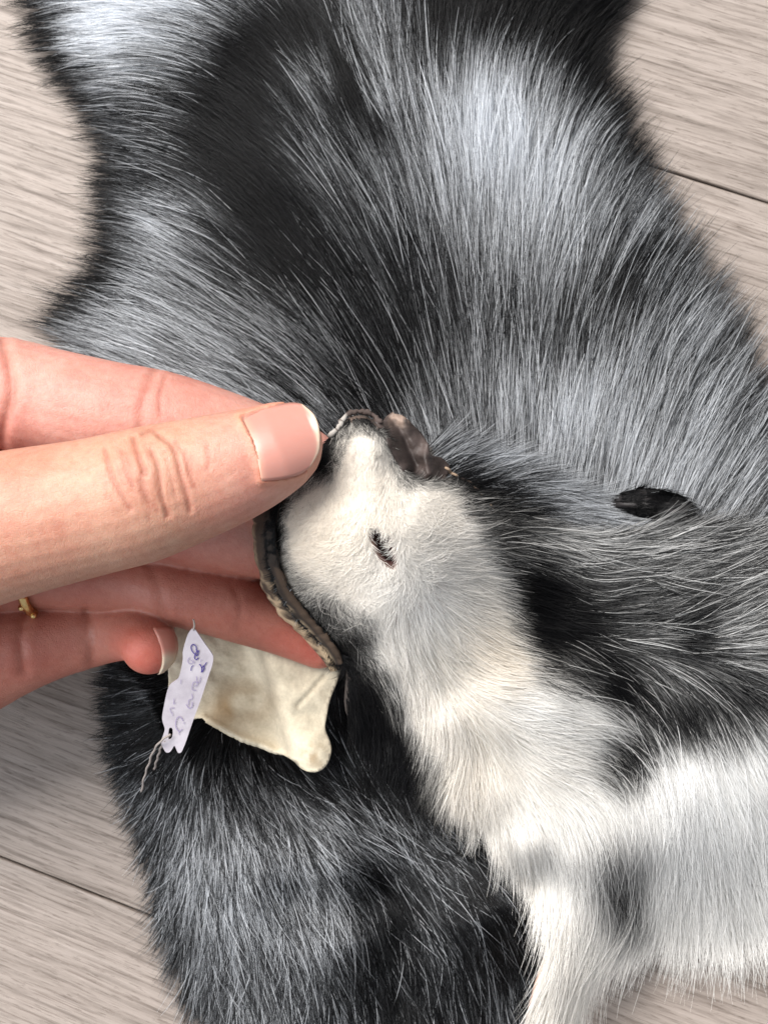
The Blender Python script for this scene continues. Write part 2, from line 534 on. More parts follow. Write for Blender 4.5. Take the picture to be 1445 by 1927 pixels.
A_BR = scalar([(130, 50, .8), (220, 40, .85), (300, 50, .75), (180, 110, .6), (330, 110, .5), (100, 100, .1), (60, 30, .06), (80, 60, .06), (150, 200, .12),
    (130, 150, .1), (250, 200, .3), (350, 170, .2), (400, 30, .5), (430, 100, .1), (480, 60, .08), (450, 160, .04), (400, 230, .05), (330, 260, .2), (220, 280, .24), (190, 300, .1),
    (210, 360, .15), (180, 360, .05), (280, 360, .3), (400, 320, .1), (480, 260, .1), (560, 220, .22), (612, 150, .35), (645, 135, .06), (675, 182, .04), (710, 238, .08), (560, 100, .15), (600, 50, .1), (520, 30, .1), (680, 60, .35),
    (740, 120, .45), (700, 180, .5), (660, 260, .3), (600, 320, .25), (540, 400, .1), (450, 400, .14), (350, 400, .4), (260, 430, .55), (200, 440, .1),
    (210, 500, .15), (260, 520, .55), (330, 540, .5), (420, 520, .25), (520, 520, .1), (620, 480, .16), (700, 420, .3), (720, 330, .35), (780, 260, .5),
    (830, 180, .6), (800, 80, .2), (850, 60, .1), (760, 40, .3), (700, 20, .4), (900, 40, .08), (960, 60, .05), (1050, 60, .05), (1120, 40, .12),
    (1150, 100, .04), (1180, 180, .03), (1100, 120, .04), (900, 130, .6), (950, 150, .78), (1000, 170, .65), (1060, 180, .4), (880, 220, .82), (960, 240, .88),
    (1050, 260, .7), (1120, 250, .42), (1170, 270, .18), (1200, 290, .1), (850, 300, .7), (930, 330, .78), (1020, 350, .75), (1100, 350, .6), (1180, 370, .48), (1230, 340, .2),
    (820, 400, .45), (900, 420, .5), (980, 440, .6), (1060, 450, .55), (1150, 460, .4), (1230, 460, .4), (1290, 470, .25), (760, 450, .18), (760, 550, .17),
    (850, 520, .28), (940, 540, .4), (1030, 550, .38), (1120, 540, .28), (1200, 540, .22), (1280, 560, .5), (1340, 570, .35), (650, 600, .18), (560, 620, .3),
    (450, 620, .42), (350, 620, .52), (250, 600, .62), (170, 590, .45), (120, 590, .2), (150, 545, .06), (90, 600, .08), (100, 630, .3), (200, 650, .68), (300, 680, .6), (400, 700, .55),
    (520, 740, .5), (600, 720, .3), (700, 700, .18), (780, 680, .18), (720, 760, .12), (800, 760, .35), (860, 640, .28), (900, 740, .6), (960, 650, .42),
    (1000, 760, .68), (1060, 650, .33), (1100, 740, .72), (1080, 830, .7), (1160, 640, .38), (1180, 760, .6), (1180, 860, .6), (1250, 650, .5), (1280, 760, .55),
    (1280, 860, .72), (1350, 700, .55), (1380, 800, .5), (1360, 900, .6), (1420, 760, .4), (1420, 900, .55), (950, 840, .5), (870, 800, .45), (1350, 620, .4),
    (1400, 650, .35)], 28, 2.2)  # markings, with perceived sheen and the dark parting between locks painted in
A_LEN = scalar([(100, 60, 70), (130, 150, 60), (230, 300, 62), (220, 430, 60), (150, 560, 75), (110, 610, 70), (300, 400, 110), (500, 300, 160), (700, 500, 200), (900, 300, 190), (1000, 500, 200), (1150, 300, 95), (1120, 150, 80),
                (1300, 560, 95), (1220, 400, 85), (1130, 60, 90), (1380, 700, 105), (800, 800, 200), (1200, 800, 170), (500, 650, 160), (1450, 850, 120)])
back = sheet('back', A_POLY, A_S, 26, HIDE, pelt, colf=const_col((0.035, 0.033, 0.034)))
def cool(x, y): return np.zeros_like(x)
grow('fur', back, A_POLY, 115000, A_S, A_DIR, A_LEN, A_BR, cool, nseg=7, lift=0.32, jit=5, clump_px=16, clump=0.78, rad=0.000056, seed=3, bim=0.15, colnoise=0.38, hairnoise=0.34, sharp=1.25)

# ---- the side of the body folded below the head, black with grey ticking
C_POLY = [(215, 1240), (310, 1260), (370, 1330), (480, 1400), (540, 1380), (600, 1260), (700, 1250), (760, 1400), (810, 1480), (910, 1585), (1015, 1660), (1042, 1705),
          (1018, 1780), (960, 1860), (900, 2000), (880, 2100), (430, 2100), (395, 1900), (340, 1780), (305, 1680), (285, 1580), (255, 1480), (225, 1400), (220, 1320)]
dC = polydist(gx, gy, C_POLY) * np.where(inside(gx, gy, C_POLY), 1, -1)
C_S = Field(np.clip(0.005 + 0.024 * (1 - np.exp(-np.maximum(dC, 0) / 100)) + np.minimum(dC, 0) * 0.00007, 0.0015, 1)
            + scalar([(560, 1700, 0.0), (700, 1530, 0.006), (850, 1640, 0.011), (720, 1690, -0.009), (755, 1780, -0.013), (770, 1880, -0.014), (640, 1640, 0.006), (660, 1780, 0.003), (900, 1760, 0.008), (985, 1690, 0.014), (1000, 1740, 0.010), (500, 1650, 0.006), (420, 1500, 0.0), (300, 1500, 0)], 40).a)
C_DIR = direction([(230, 1300, 185), (220, 1350, 190), (220, 1450, 215), (270, 1550, 238), (300, 1700, 250), (350, 1850, 255), (350, 1450, 255), (330, 1360, 205),
    (450, 1450, 285), (430, 1600, 278), (380, 1750, 272), (500, 1500, 298), (600, 1480, 315), (600, 1600, 300), (650, 1750, 292), (450, 1850, 280), (700, 1560, 318),
    (850, 1600, 318), (950, 1680, 305), (1000, 1720, 292), (800, 1700, 300), (900, 1800, 285), (800, 1880, 285), (650, 1880, 282), (700, 1450, 285), (780, 1550, 295)])
C_BR = scalar([(220, 1300, .06), (260, 1300, .2), (300, 1330, .02), (220, 1420, .06), (250, 1480, .18), (300, 1450, .1), (350, 1420, .03), (430, 1430, .1), (400, 1480, .25),
    (500, 1450, .12), (560, 1470, .1), (640, 1440, .08), (680, 1450, .2), (700, 1500, .12), (300, 1550, .32), (400, 1560, .36), (500, 1540, .32), (600, 1530, .28),
    (280, 1620, .25), (350, 1650, .52), (450, 1650, .5), (540, 1620, .46), (640, 1600, .48), (620, 1680, .36), (700, 1560, .34), (760, 1600, .32), (850, 1620, .22),
    (720, 1650, .15), (800, 1680, .14), (900, 1680, .12), (980, 1680, .1), (1010, 1720, .1), (960, 1800, .1), (880, 1780, .1), (800, 1780, .16), (760, 1850, .15),
    (720, 1750, .08), (735, 1800, .08), (690, 1480, .08), (640, 1420, .02), (660, 1750, .36), (600, 1780, .42), (520, 1740, .42), (420, 1750, .52), (340, 1740, .4), (320, 1800, .25), (400, 1830, .42), (500, 1850, .36),
    (450, 1900, .36), (600, 1880, .36), (700, 1860, .12), (750, 1900, .08), (850, 1880, .12), (950, 1900, .25), (380, 1900, .3)], 28, 2.2)  # markings, with shade in the fold and below the hand painted in
C_LEN = scalar([(220, 1350, 45), (300, 1450, 65), (250, 1500, 52), (290, 1620, 60), (400, 1600, 85), (600, 1500, 75), (450, 1800, 100), (700, 1600, 90), (900, 1700, 90), (330, 1750, 78), (800, 1850, 105)], 50, 1.5)
flank = sheet('flank', C_POLY, C_S, 22, HIDE, pelt, colf=const_col((0.03, 0.027, 0.026)))
grow('fur', flank, C_POLY, 90000, C_S, C_DIR, C_LEN, C_BR, cool, nseg=6, lift=0.34, jit=9, clump_px=11, clump=0.6, rad=0.000056, seed=5, colnoise=0.3, hairnoise=0.3, sharp=0.95, bim=0.7)

# ---- the far cheek, behind the lip edge
K_POLY = [(800, 840), (860, 850), (930, 885), (1010, 925), (1100, 965), (1200, 1000), (1150, 1060), (1000, 1040), (900, 980), (830, 920)]
K_S = scalar([(800, 850, .066), (860, 870, .064), (930, 900, .058), (1010, 930, .052), (1100, 970, .046), (1200, 1010, .042), (900, 980, .062), (1050, 1020, .05), (1000, 850, .048), (1000, 780, .04), (1150, 920, .038)], 40)
K_DIR = direction([(830, 840, 38), (880, 860, 24), (960, 880, 14), (1000, 930, 2), (1100, 980, -8), (1200, 1010, -8), (900, 930, 5)])
K_BR = scalar([(870, 850, .5), (900, 830, .55), (960, 870, .6), (1000, 880, .5), (930, 900, .3), (1020, 930, .4), (1000, 960, .2), (1080, 960, .55), (1150, 1000, .6), (880, 900, .15)], 28, 2.2)
K_LEN = scalar([(830, 840, 70), (900, 880, 95), (1000, 930, 110), (1150, 1000, 120)], 40)
cheek = sheet('cheek', K_POLY, K_S, 16, HIDE, pelt, colf=const_col((0.05, 0.045, 0.042)))
grow('fur', cheek, K_POLY, 15000, K_S, K_DIR, K_LEN, K_BR, cool, nseg=6, lift=0.3, jit=7, clump_px=10, clump=0.5, rad=0.00004, seed=9)

# ---- the face and ruff
EYE = [(699, 986), (708, 995), (718, 1006), (730, 1014), (736, 1036), (740, 1062), (729, 1057), (717, 1043), (708, 1025), (700, 1007)]
B_POLY = [(640, 800), (660, 784), (690, 783), (722, 812), (745, 865), (790, 905), (845, 900), (885, 915), (935, 962), (1000, 985), (1100, 1005), (1250, 1003),
          (1400, 1020), (1600, 1000), (1600, 1650), (1400, 1655), (1300, 1650), (1210, 1650), (1140, 1720), (1100, 1830), (1050, 1960), (985, 2000), (1008, 1850),
          (1056, 1720), (1045, 1660), (940, 1575), (860, 1490), (790, 1420), (700, 1400), (650, 1340), (650, 1250), (615, 1190), (550, 1115), (520, 1040),
          (508, 965), (556, 915), (600, 860), (620, 820)]
B_S = scalar([(660, 790, .0865), (700, 790, .085), (650, 850, .088), (600, 870, .0865), (700, 850, .091), (745, 870, .084), (560, 940, .086), (510, 970, .083), (520, 1060, .081), (620, 960, .091),
    (700, 950, .093), (790, 905, .082), (800, 960, .0865), (850, 920, .076), (935, 965, .066), (900, 1000, .075), (620, 1060, .088), (550, 1110, .078), (615, 1190, .070), (650, 1240, .064),
    (720, 1040, .091), (820, 1080, .084), (720, 1140, .087), (660, 1200, .075), (800, 1180, .081), (900, 1120, .073), (980, 1080, .062), (1000, 1000, .06), (1100, 1030, .052),
    (1250, 1050, .047), (1400, 1050, .043), (1040, 1140, .054), (1150, 1150, .052), (1300, 1150, .048), (1430, 1150, .044), (680, 1300, .062), (650, 1340, .055), (740, 1260, .074),
    (800, 1280, .072), (860, 1300, .068), (900, 1270, .0685), (960, 1240, .066), (1010, 1225, .0615), (900, 1220, .071), (850, 1360, .068), (950, 1320, .067), (1050, 1330, .062), (1130, 1360, .053), (730, 1390, .052),
    (800, 1420, .056), (900, 1430, .058), (990, 1430, .056), (1080, 1425, .052), (1170, 1420, .043), (860, 1490, .050), (950, 1500, .053), (1050, 1500, .0505), (1190, 1500, .041), (920, 1570, .040),
    (1000, 1600, .046), (1080, 1620, .044), (1165, 1640, .037), (1170, 1720, .022), (1010, 1660, .028), (1060, 1750, .030), (1040, 1850, .03), (1020, 1960, .026), (1250, 1420, .044), (1350, 1350, .043), (1230, 1300, .047),
    (1300, 1500, .042), (1420, 1500, .038), (1250, 1600, .035), (1400, 1600, .030), (1210, 1660, .026), (1300, 1670, .022), (1430, 1670, .019), (1300, 1780, .008), (1430, 1780, .006), (1200, 1800, .009),
    (1120, 1820, .02), (1120, 1930, .012), (1600, 1100, .04), (1600, 1500, .03), (1600, 1700, .015)], 26, 2.0)
kk = np.clip((gy - 1000) / 350, 0, 1) * 0.25
B_S.a = np.where(B_S.a > .042, .042 + (B_S.a - .042) * (1 - kk), B_S.a) + 0.0025 * np.clip((1250 - gy) / 200, 0, 1)
B_DIR = direction([(680, 820, 275), (640, 850, 250), (600, 880, 235), (620, 920, 255), (560, 960, 225), (520, 1000, 230), (600, 1000, 245), (620, 1080, 190), (570, 1090, 190), (660, 1040, 230), (640, 1160, 300),
    (680, 1240, 305), (720, 1300, 290), (740, 1380, 278), (680, 1330, 285), (720, 920, 270), (760, 960, 300), (800, 930, 330), (850, 950, 8), (900, 960, 8), (930, 1040, -5), (950, 1120, -15), (930, 1200, -30),
    (800, 1040, -8), (820, 1120, -38), (780, 1200, -72), (850, 1200, -50), (740, 1150, 262), (690, 1120, 240), (740, 1080, 268), (1000, 990, -8), (1100, 1010, -10),
    (1180, 1010, 8), (1260, 1008, 14), (1200, 1040, -6), (1300, 1060, 4), (1400, 1040, 14), (1100, 1080, -14), (1150, 1120, 10), (1300, 1130, 24), (1400, 1150, 24), (1200, 1200, 0), (1300, 1250, -22),
    (1400, 1250, -12), (1080, 1180, -14), (1100, 1230, -25), (1200, 1300, -45), (1300, 1350, -66), (1420, 1350, -52), (880, 1290, -35), (960, 1270, -12), (1000, 1330, -16), (1100, 1360, -16), (850, 1350, -72),
    (800, 1330, -88), (830, 1420, -105), (800, 1450, -110), (900, 1430, -85), (960, 1420, -55), (1050, 1450, -18), (1130, 1440, -28), (1180, 1480, -62), (1000, 1520, -58), (900, 1540, -82), (860, 1520, -98),
    (950, 1600, -76), (1050, 1600, -74), (1120, 1600, -72), (1080, 1700, -88), (1050, 1800, -92), (1020, 1880, -98), (1150, 1700, -85), (1250, 1500, -80), (1250, 1650, -90),
    (1200, 1780, -112), (1160, 1790, -116), (1300, 1780, -92), (1350, 1500, -70), (1400, 1650, -76), (1420, 1780, -78)], 30)
B_BR = scalar([(680, 830, .97), (690, 800, .3), (650, 880, .9), (720, 870, .99), (735, 830, .3), (610, 850, .08), (600, 880, .15), (622, 880, .35), (645, 895, .95), (600, 925, .9), (640, 930, .97), (575, 950, .97), (545, 975, .9), (525, 965, .2), (525, 1010, .2), (550, 1020, .92), (600, 1000, 1), (560, 1045, .9),
    (530, 1080, .4), (550, 1090, .5), (600, 1090, .8), (580, 1130, .5), (640, 1170, .5), (620, 1150, .45), (660, 1120, .9), (700, 960, 1), (750, 1000, 1), (680, 1050, 1), (760, 900, .5), (775, 880, .15), (800, 940, 1),
    (850, 930, .75), (870, 905, .15), (900, 945, .4), (850, 1000, 1), (900, 1020, .9), (950, 1020, .35), (980, 980, .3), (930, 1080, .88), (980, 1090, .3), (1010, 1120, .05), (960, 1150, .8),
    (1010, 1200, .15), (900, 1150, 1), (800, 1100, 1), (820, 1200, 1), (900, 1250, 1), (980, 1230, .95), (1040, 1260, .45), (740, 1150, 1), (720, 1220, .9), (690, 1200, .35), (660, 1230, .2),
    (680, 1300, .06), (720, 1290, .35), (750, 1320, .55), (720, 1370, .03), (770, 1280, .97), (780, 1360, .9), (755, 1400, .08), (800, 1400, .85), (850, 1330, 1), (950, 1330, 1), (1050, 1340, 1),
    (1120, 1350, .97), (1170, 1370, .7), (1190, 1420, .06), (1100, 1290, .4), (850, 1430, 1), (775, 1470, .1), (850, 1520, .9), (815, 1560, .05), (900, 1480, 1), (1000, 1430, 1), (1100, 1430, .95),
    (1172, 1470, .4), (950, 1560, 1), (1050, 1530, 1), (1130, 1530, .97), (1165, 1560, .85), (1205, 1520, .9), (1000, 1640, 1), (1080, 1650, 1), (1152, 1640, .62), (1178, 1690, .36), (1212, 1640, .75), (1172, 1745, .5),
    (1100, 1740, 1), (1050, 1830, 1), (1150, 1810, .95), (1230, 1560, .95), (1250, 1460, .95), (1220, 1420, .3), (1300, 1430, .85), (1300, 1375, .15), (1380, 1405, .6), (1420, 1440, .85), (1350, 1500, .97),
    (1300, 1600, .97), (1400, 1600, .95), (1250, 1700, 1), (1350, 1720, 1), (1420, 1740, 1), (1020, 1010, .45), (1100, 1030, .58), (1050, 1050, .42), (1200, 1040, .46), (1300, 1040, .5), (1400, 1040, .42),
    (1040, 1110, .08), (1100, 1140, .12), (1060, 1200, .1), (1150, 1100, .35), (1200, 1130, .3), (1300, 1130, .3), (1400, 1110, .42), (1130, 1220, .22), (1200, 1220, .34), (1280, 1200, .36), (1300, 1210, .2),
    (1380, 1200, .48), (1200, 1290, .22), (1160, 1320, .16), (1280, 1290, .42), (1350, 1290, .3), (1420, 1280, .4), (1250, 1350, .25), (1420, 1340, .2)], 22, 2.4)
B_LEN = scalar([(660, 800, 15), (680, 850, 20), (600, 880, 20), (560, 960, 18), (620, 1000, 22), (520, 1060, 17), (560, 1120, 26), (700, 980, 26), (790, 920, 28), (740, 1080, 34), (620, 1080, 42), (850, 960, 52), (820, 1100, 60), (940, 1040, 80), (900, 1180, 85),
    (650, 1240, 45), (690, 1300, 70), (730, 1390, 75), (780, 1200, 70), (850, 1350, 100), (1000, 1330, 110), (830, 1430, 100), (1100, 1060, 130), (1300, 1100, 150), (1100, 1200, 110), (1300, 1280, 150), (1050, 1500, 150), (900, 1540, 78), (860, 1490, 70), (960, 1620, 90),
    (1050, 1650, 180), (1050, 1850, 180), (1250, 1450, 180), (1300, 1650, 165), (1420, 1650, 165), (1190, 1420, 130), (1180, 1650, 160)], 26, 1.8)
B_WARM = scalar([(680, 850, .5), (600, 1000, .8), (720, 980, .55), (720, 1050, .4), (820, 1150, .1), (850, 950, .4), (900, 1260, .6), (960, 1240, .75), (1000, 1330, .15), (840, 1420, .45), (900, 1450, .6), (1000, 1550, .25), (1050, 1700, .2),
    (1050, 1880, .35), (1300, 1600, 0), (1400, 1700, .1), (1100, 1100, 0), (1300, 1200, 0), (1100, 1430, .2)], 50)
def face_col(x, y):
    w = np.clip(B_BR(x, y), 0, 1)[:, None]
    e = np.exp(-(polydist(x, y, EYE) / 11) ** 2)[:, None]
    c = np.array((0.035, 0.03, 0.028)) * (1 - w) + np.array((0.50, 0.35, 0.29)) * w
    return c * (1 - e) + np.array((0.045, 0.014, 0.012)) * e
face = sheet('face', B_POLY, B_S, 9, HIDE, pelt, holes=[EYE], colf=face_col, thick=0.001)
tag(face, 'white face and ruff of the pelt with an empty eye slit')
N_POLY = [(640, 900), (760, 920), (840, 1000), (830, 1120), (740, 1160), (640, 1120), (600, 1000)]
eye_backing = sheet('inner_skin', N_POLY, lambda x, y: B_S(x, y) - 0.009 + 0.0006 * vnoise(x, y, 25, 61), 14, HIDE, pelt, colf=const_col((0.11, 0.032, 0.028)))  # sheet added behind the eye slit, coloured dark like the shaded inside
tag(eye_backing, 'dark red-brown flesh side, added behind the eye slit to look shaded')
FACE_Z = [(480, 760), (980, 760), (1100, 1000), (1100, 1300), (760, 1480), (480, 1300)]
white_head = (0.975, 0.97, 0.96)
EYE_H = [(688, 966), (711, 978), (742, 1002), (748, 1038), (747, 1067), (730, 1062), (709, 1043), (694, 1012)]
SHORT = [q for q in B_POLY if q[1] < 1260 and q[0] < 900]
def w_short(x, y): return np.clip((52 - B_LEN(x, y)) / 20, 0, 1)
def w_long(x, y): return np.clip((B_LEN(x, y) - 28) / 40, 0.12, 1)
grow('fur', face, B_POLY, 130000, B_S, B_DIR, B_LEN, B_BR, B_WARM, nseg=6, lift=0.34, jit=7, clump_px=12, clump=0.55, rad=0.00005, seed=21, vary=0.05, wlow=0.0, guard=0.07, colnoise=0.3, sharp=1.35, bim=0.5, white=white_head, holes=[EYE_H], weight=w_long)
F_POLY = [(640, 800), (660, 784), (690, 783), (722, 812), (745, 865), (790, 905), (845, 900), (885, 915), (935, 962), (960, 1200), (700, 1280), (650, 1250), (615, 1190), (550, 1115), (520, 1040), (508, 965), (556, 915), (600, 860), (620, 820)]
grow('fur', face, F_POLY, 75000, B_S, B_DIR, B_LEN, B_BR, B_WARM, nseg=4, lift=0.55, jit=26, clump_px=6, clump=0.4, rad=0.000034, seed=22, vary=0.03, wlow=0.0, guard=0.03, sharp=1.5, bim=0.1, white=white_head, holes=[EYE_H], weight=w_short)

# lips: dark leather edges left and right of the muzzle
lo = catmull([(492, 935), (487, 975), (486, 1020), (493, 1065), (507, 1110), (533, 1150), (566, 1182), (603, 1220), (634, 1258)], 60)
li = catmull([(530, 925), (522, 975), (522, 1030), (532, 1072), (552, 1114), (582, 1152), (612, 1186), (638, 1218), (648, 1252)], 60)
V = []; Cc = []; NV = 11
for k in range(60):
    s = k / 59
    for q in range(NV):
        u = q / (NV - 1)
        x, y = lo[k] * (1 - u) + li[k] * u
        x += (1 - u) * (4 * float(vnoise(np.array([k * 7.0]), np.array([3.0]), 16, 51)[0]) + 2 * float(vnoise(np.array([k * 7.0]), np.array([9.0]), 6, 52)[0]))
        z = float(B_S(np.array([x]), np.array([y]))[0]) + 0.0012 * math.sin(math.pi * u) - 0.004 * (1 - u) ** 2
        z += 0.0003 * float(vnoise(np.array([x * 1.0]), np.array([y]), 9, 3)[0]) + 0.00022 * math.sin(k * 1.9 + 2 * u) * (s > 0.6) * (u > .4)
        z -= 0.0009 * math.exp(-((u - 0.48) / 0.09) ** 2)
        V.append(at(x, y, z))
        cream = np.array((0.62, 0.47, 0.31)); darkc = np.array((0.030, 0.022, 0.018)); brown = np.array((0.075, 0.05, 0.035))
        m = np.clip((s - 0.38) / 0.2, 0, 1) * np.clip((0.66 - u) / 0.15, 0, 1) + 0.5 * np.clip((0.2 - u) / 0.15, 0, 1) * (s > .1)
        m = min(m, 1)
        spots = np.clip(0.55 + 1.2 * float(vnoise(np.array([x]), np.array([y]), 11, 8)[0]) + 0.8 * float(vnoise(np.array([x]), np.array([y]), 5, 18)[0]), 0, 1)
        basec = darkc if u > 0.5 else darkc * 0.45 + brown * 0.55
        if s > .35 and u > .72: basec = brown
        Cc.append(basec * (1 - m * spots) + cream * (m * spots))
F = [(k * NV + q, k * NV + q + 1, (k + 1) * NV + q + 1, (k + 1) * NV + q) for k in range(59) for q in range(NV - 1)]
lip = mesh_from('lip', V, F, HIDE, pelt); set_color(lip.data, np.array(Cc))
m = lip.modifiers.new('thickness', 'SOLIDIFY'); m.thickness = 0.0011; m.offset = -1
tag(lip, 'dark lip edge fading to cream with black spots')

band = list(map(tuple, li[2:58])) + [(x - 13, y + 3) for x, y in li[2:58][::-1]]
L_S = Field(B_S.a + 0.0019)
grow('fur', lip, band, 5000, L_S, direction([(520, 960, 240), (530, 1080, 215), (600, 1170, 235), (645, 1240, 280)]), scalar([(520, 960, 16), (640, 1240, 22)]),
     scalar([(520, 960, .06), (525, 1040, .1), (560, 1120, .2), (600, 1170, .2), (645, 1240, .1)]), cool, nseg=4, lift=0.4, jit=20, clump_px=6, rad=0.00004, seed=37)

R_POLY = [(700, 790), (712, 786), (722, 792), (735, 780), (750, 779), (764, 786), (778, 800), (796, 818), (806, 838), (812, 856), (832, 862), (846, 878),
          (842, 895), (828, 908), (800, 915), (775, 905), (752, 886), (738, 858), (728, 830), (714, 806)]
def R_S(x, y):
    d = polydist(x, y, R_POLY)
    ridge = polydist(x, y, [(712, 795), (738, 835), (758, 880)], False)
    fold = polydist(x, y, [(806, 835), (802, 862), (808, 890)], False)
    return (B_S(x, y) - 0.0015 + 0.0022 * np.exp(-(ridge / 14) ** 2) - 0.0014 * np.exp(-((ridge - 24) / 7) ** 2) + 0.0026 * np.exp(-(fold / 9) ** 2) + 0.0007 * vnoise(x, y, 22, 4) + 0.0003 * vnoise(x, y, 9, 14) + 0.00012 * vnoise(x, y, 4.5, 15))
def R_col(x, y):
    e = np.clip((808 - y) / 14, 0, 1) * np.clip((x - 728) / 8, 0, 1) * np.clip((775 - x) / 20, 0, 1)
    n = np.clip(0.6 + 0.8 * vnoise(x, y, 7, 6), 0, 1)
    return np.array((0.06, 0.045, 0.042)) * (1 + 0.6 * vnoise(x, y, 18, 2))[:, None] * (1 - (e * n)[:, None]) + np.array((0.40, 0.30, 0.25)) * (e * n)[:, None]
rl = sheet('lip', R_POLY, R_S, 4, LEATHER, pelt, colf=R_col, thick=0.0009)
tag(rl, 'stiff dried black-brown lip flap on the right of the muzzle')
ee = catmull([(838, 880), (862, 898), (884, 908), (905, 930), (937, 966)], 40)
ez = B_S(ee[:, 0], ee[:, 1]) + 0.0006 * np.sin(np.arange(40) * 1.1)
ec = np.where((np.sin(np.arange(40) * 0.9) + np.sin(np.arange(40) * 0.37) > -0.2)[:, None], np.array((0.30, 0.22, 0.16)), np.array((0.05, 0.035, 0.03)))
tube('hide_edge', at(ee[:, 0] + 2 * np.sin(np.arange(40)), ee[:, 1], ez), 0.00026, HIDE, pelt, 8, ec)
# nose rim: pale torn edge above the muzzle
ne = catmull([(618, 822), (636, 806), (646, 788), (660, 777), (682, 774), (702, 781), (716, 796)], 36)
nz = B_S(ne[:, 0], ne[:, 1]) + 0.0004
nc = np.array([(0.42, 0.40, 0.38) if k < 15 and (k % 5) else ((0.08, 0.06, 0.055)) for k in range(36)])
tube('nose_rim', at(ne[:, 0] + 1.5 * np.sin(np.arange(36) * 1.7), ne[:, 1] + 1.5 * np.cos(np.arange(36) * 2.3), nz),
     0.00045 + 0.00008 * np.sin(np.arange(36) * 0.8), HIDE, pelt, 8, nc)

# ---- bare flesh side of the head skin, cream suede
D_POLY = [(330, 1180), (420, 1150), (520, 1150), (600, 1190), (650, 1225), (642, 1258), (634, 1285), (622, 1315), (615, 1345), (612, 1372), (622, 1398), (623, 1420), (612, 1444), (592, 1454),
          (568, 1448), (548, 1430), (500, 1405), (455, 1390), (415, 1368), (385, 1352), (340, 1352), (318, 1300)]
def D_S(x, y):
    # right half lies over the left half; a soft crease runs down between them
    cx = 480 + (y - 1200) * 0.29
    s = (x - cx)
    z = 0.042 + 0.0130 / (1 + np.exp(-s / 7)) - 0.00003 * np.maximum(s, 0) + 0.000022 * np.minimum(s, 0) * -1
    z = z - 0.005 * np.clip((y - 1250) / 200, 0, 1)
    rim = polydist(x, y, [(385, 1352), (415, 1368), (455, 1390), (500, 1405), (548, 1430)], False)
    z = z + 0.0022 * np.exp(-(rim / 7) ** 2)
    curl = np.hypot(x - 594, y - 1422)
    z = z + 0.0025 * np.exp(-(curl / 30) ** 2) - 0.0006 * np.exp(-(np.hypot(x - 592, y - 1420) / 11) ** 2)
    return z + 0.0008 * vnoise(x, y, 45, 21) + 0.00012 * vnoise(x, y, 14, 22) + 0.0004 * np.abs(vnoise(x - y, x * .3 + y, 34, 23)) - 0.0007 * np.exp(-(polydist(x, y, [(612, 1272), (560, 1330)], False) / 4) ** 2)
def D_col(x, y):
    st = np.clip(1.2 - np.hypot((x - 440) / 85, (y - 1330) / 55), 0, 1) * np.clip(0.5 + vnoise(x, y, 30, 31), 0.2, 1)  # brown stain that also holds the hand's shade on the left half
    st2 = np.clip(1 - np.hypot((x - 590) / 40, (y - 1425) / 35), 0, 1) * np.clip(0.3 + vnoise(x, y, 9, 33), 0, 1)
    k = np.clip(st * 0.85 + st2 * 0.7, 0, 1)[:, None]
    return np.array((0.66, 0.59, 0.46)) * (1 - k) + np.array((0.30, 0.19, 0.09)) * k
flesh = sheet('inner_skin', D_POLY, D_S, 4, SUEDE, pelt, colf=D_col, thick=0.0010)
tag(flesh, 'bare cream suede flesh side of the head skin')

# ---- ear: black, nearly bald, laid flat on the silver fur
E_POLY = [(1140, 945), (1158, 928), (1185, 918), (1215, 915), (1240, 922), (1262, 922), (1280, 930), (1296, 942), (1308, 960), (1306, 978), (1285, 985), (1240, 985), (1190, 972), (1150, 958)]
E_POLY = [(x, y + 4) for x, y in E_POLY]
def E_S(x, y):
    d = polydist(x, y, E_POLY)
    hol = np.hypot((x - 1268) / 24, (y - 940) / 14)
    return 0.0395 + 0.0065 * (1 - np.exp(-d / 14)) - 0.004 * np.exp(-hol ** 2) + 0.0005 * vnoise(x, y, 14, 41)
ear = sheet('ear', E_POLY, E_S, 5, LEATHER, pelt, colf=const_col((0.02, 0.018, 0.019)), thick=0.0012)
tag(ear, 'black nearly bald ear lying on the silver fur')
E_F = Field(E_S(gx.ravel(), gy.ravel()).reshape(gx.shape))
grow('fur', ear, E_POLY, 2500, E_F, direction([(1150, 940, 20), (1230, 930, 5), (1300, 960, -35)]), scalar([(1200, 940, 34), (1290, 960, 30)]), scalar([(1200, 940, .02), (1290, 960, .04)]), cool, nseg=4, lift=0.22, jit=10, clump_px=10, rad=0.00004, seed=31)

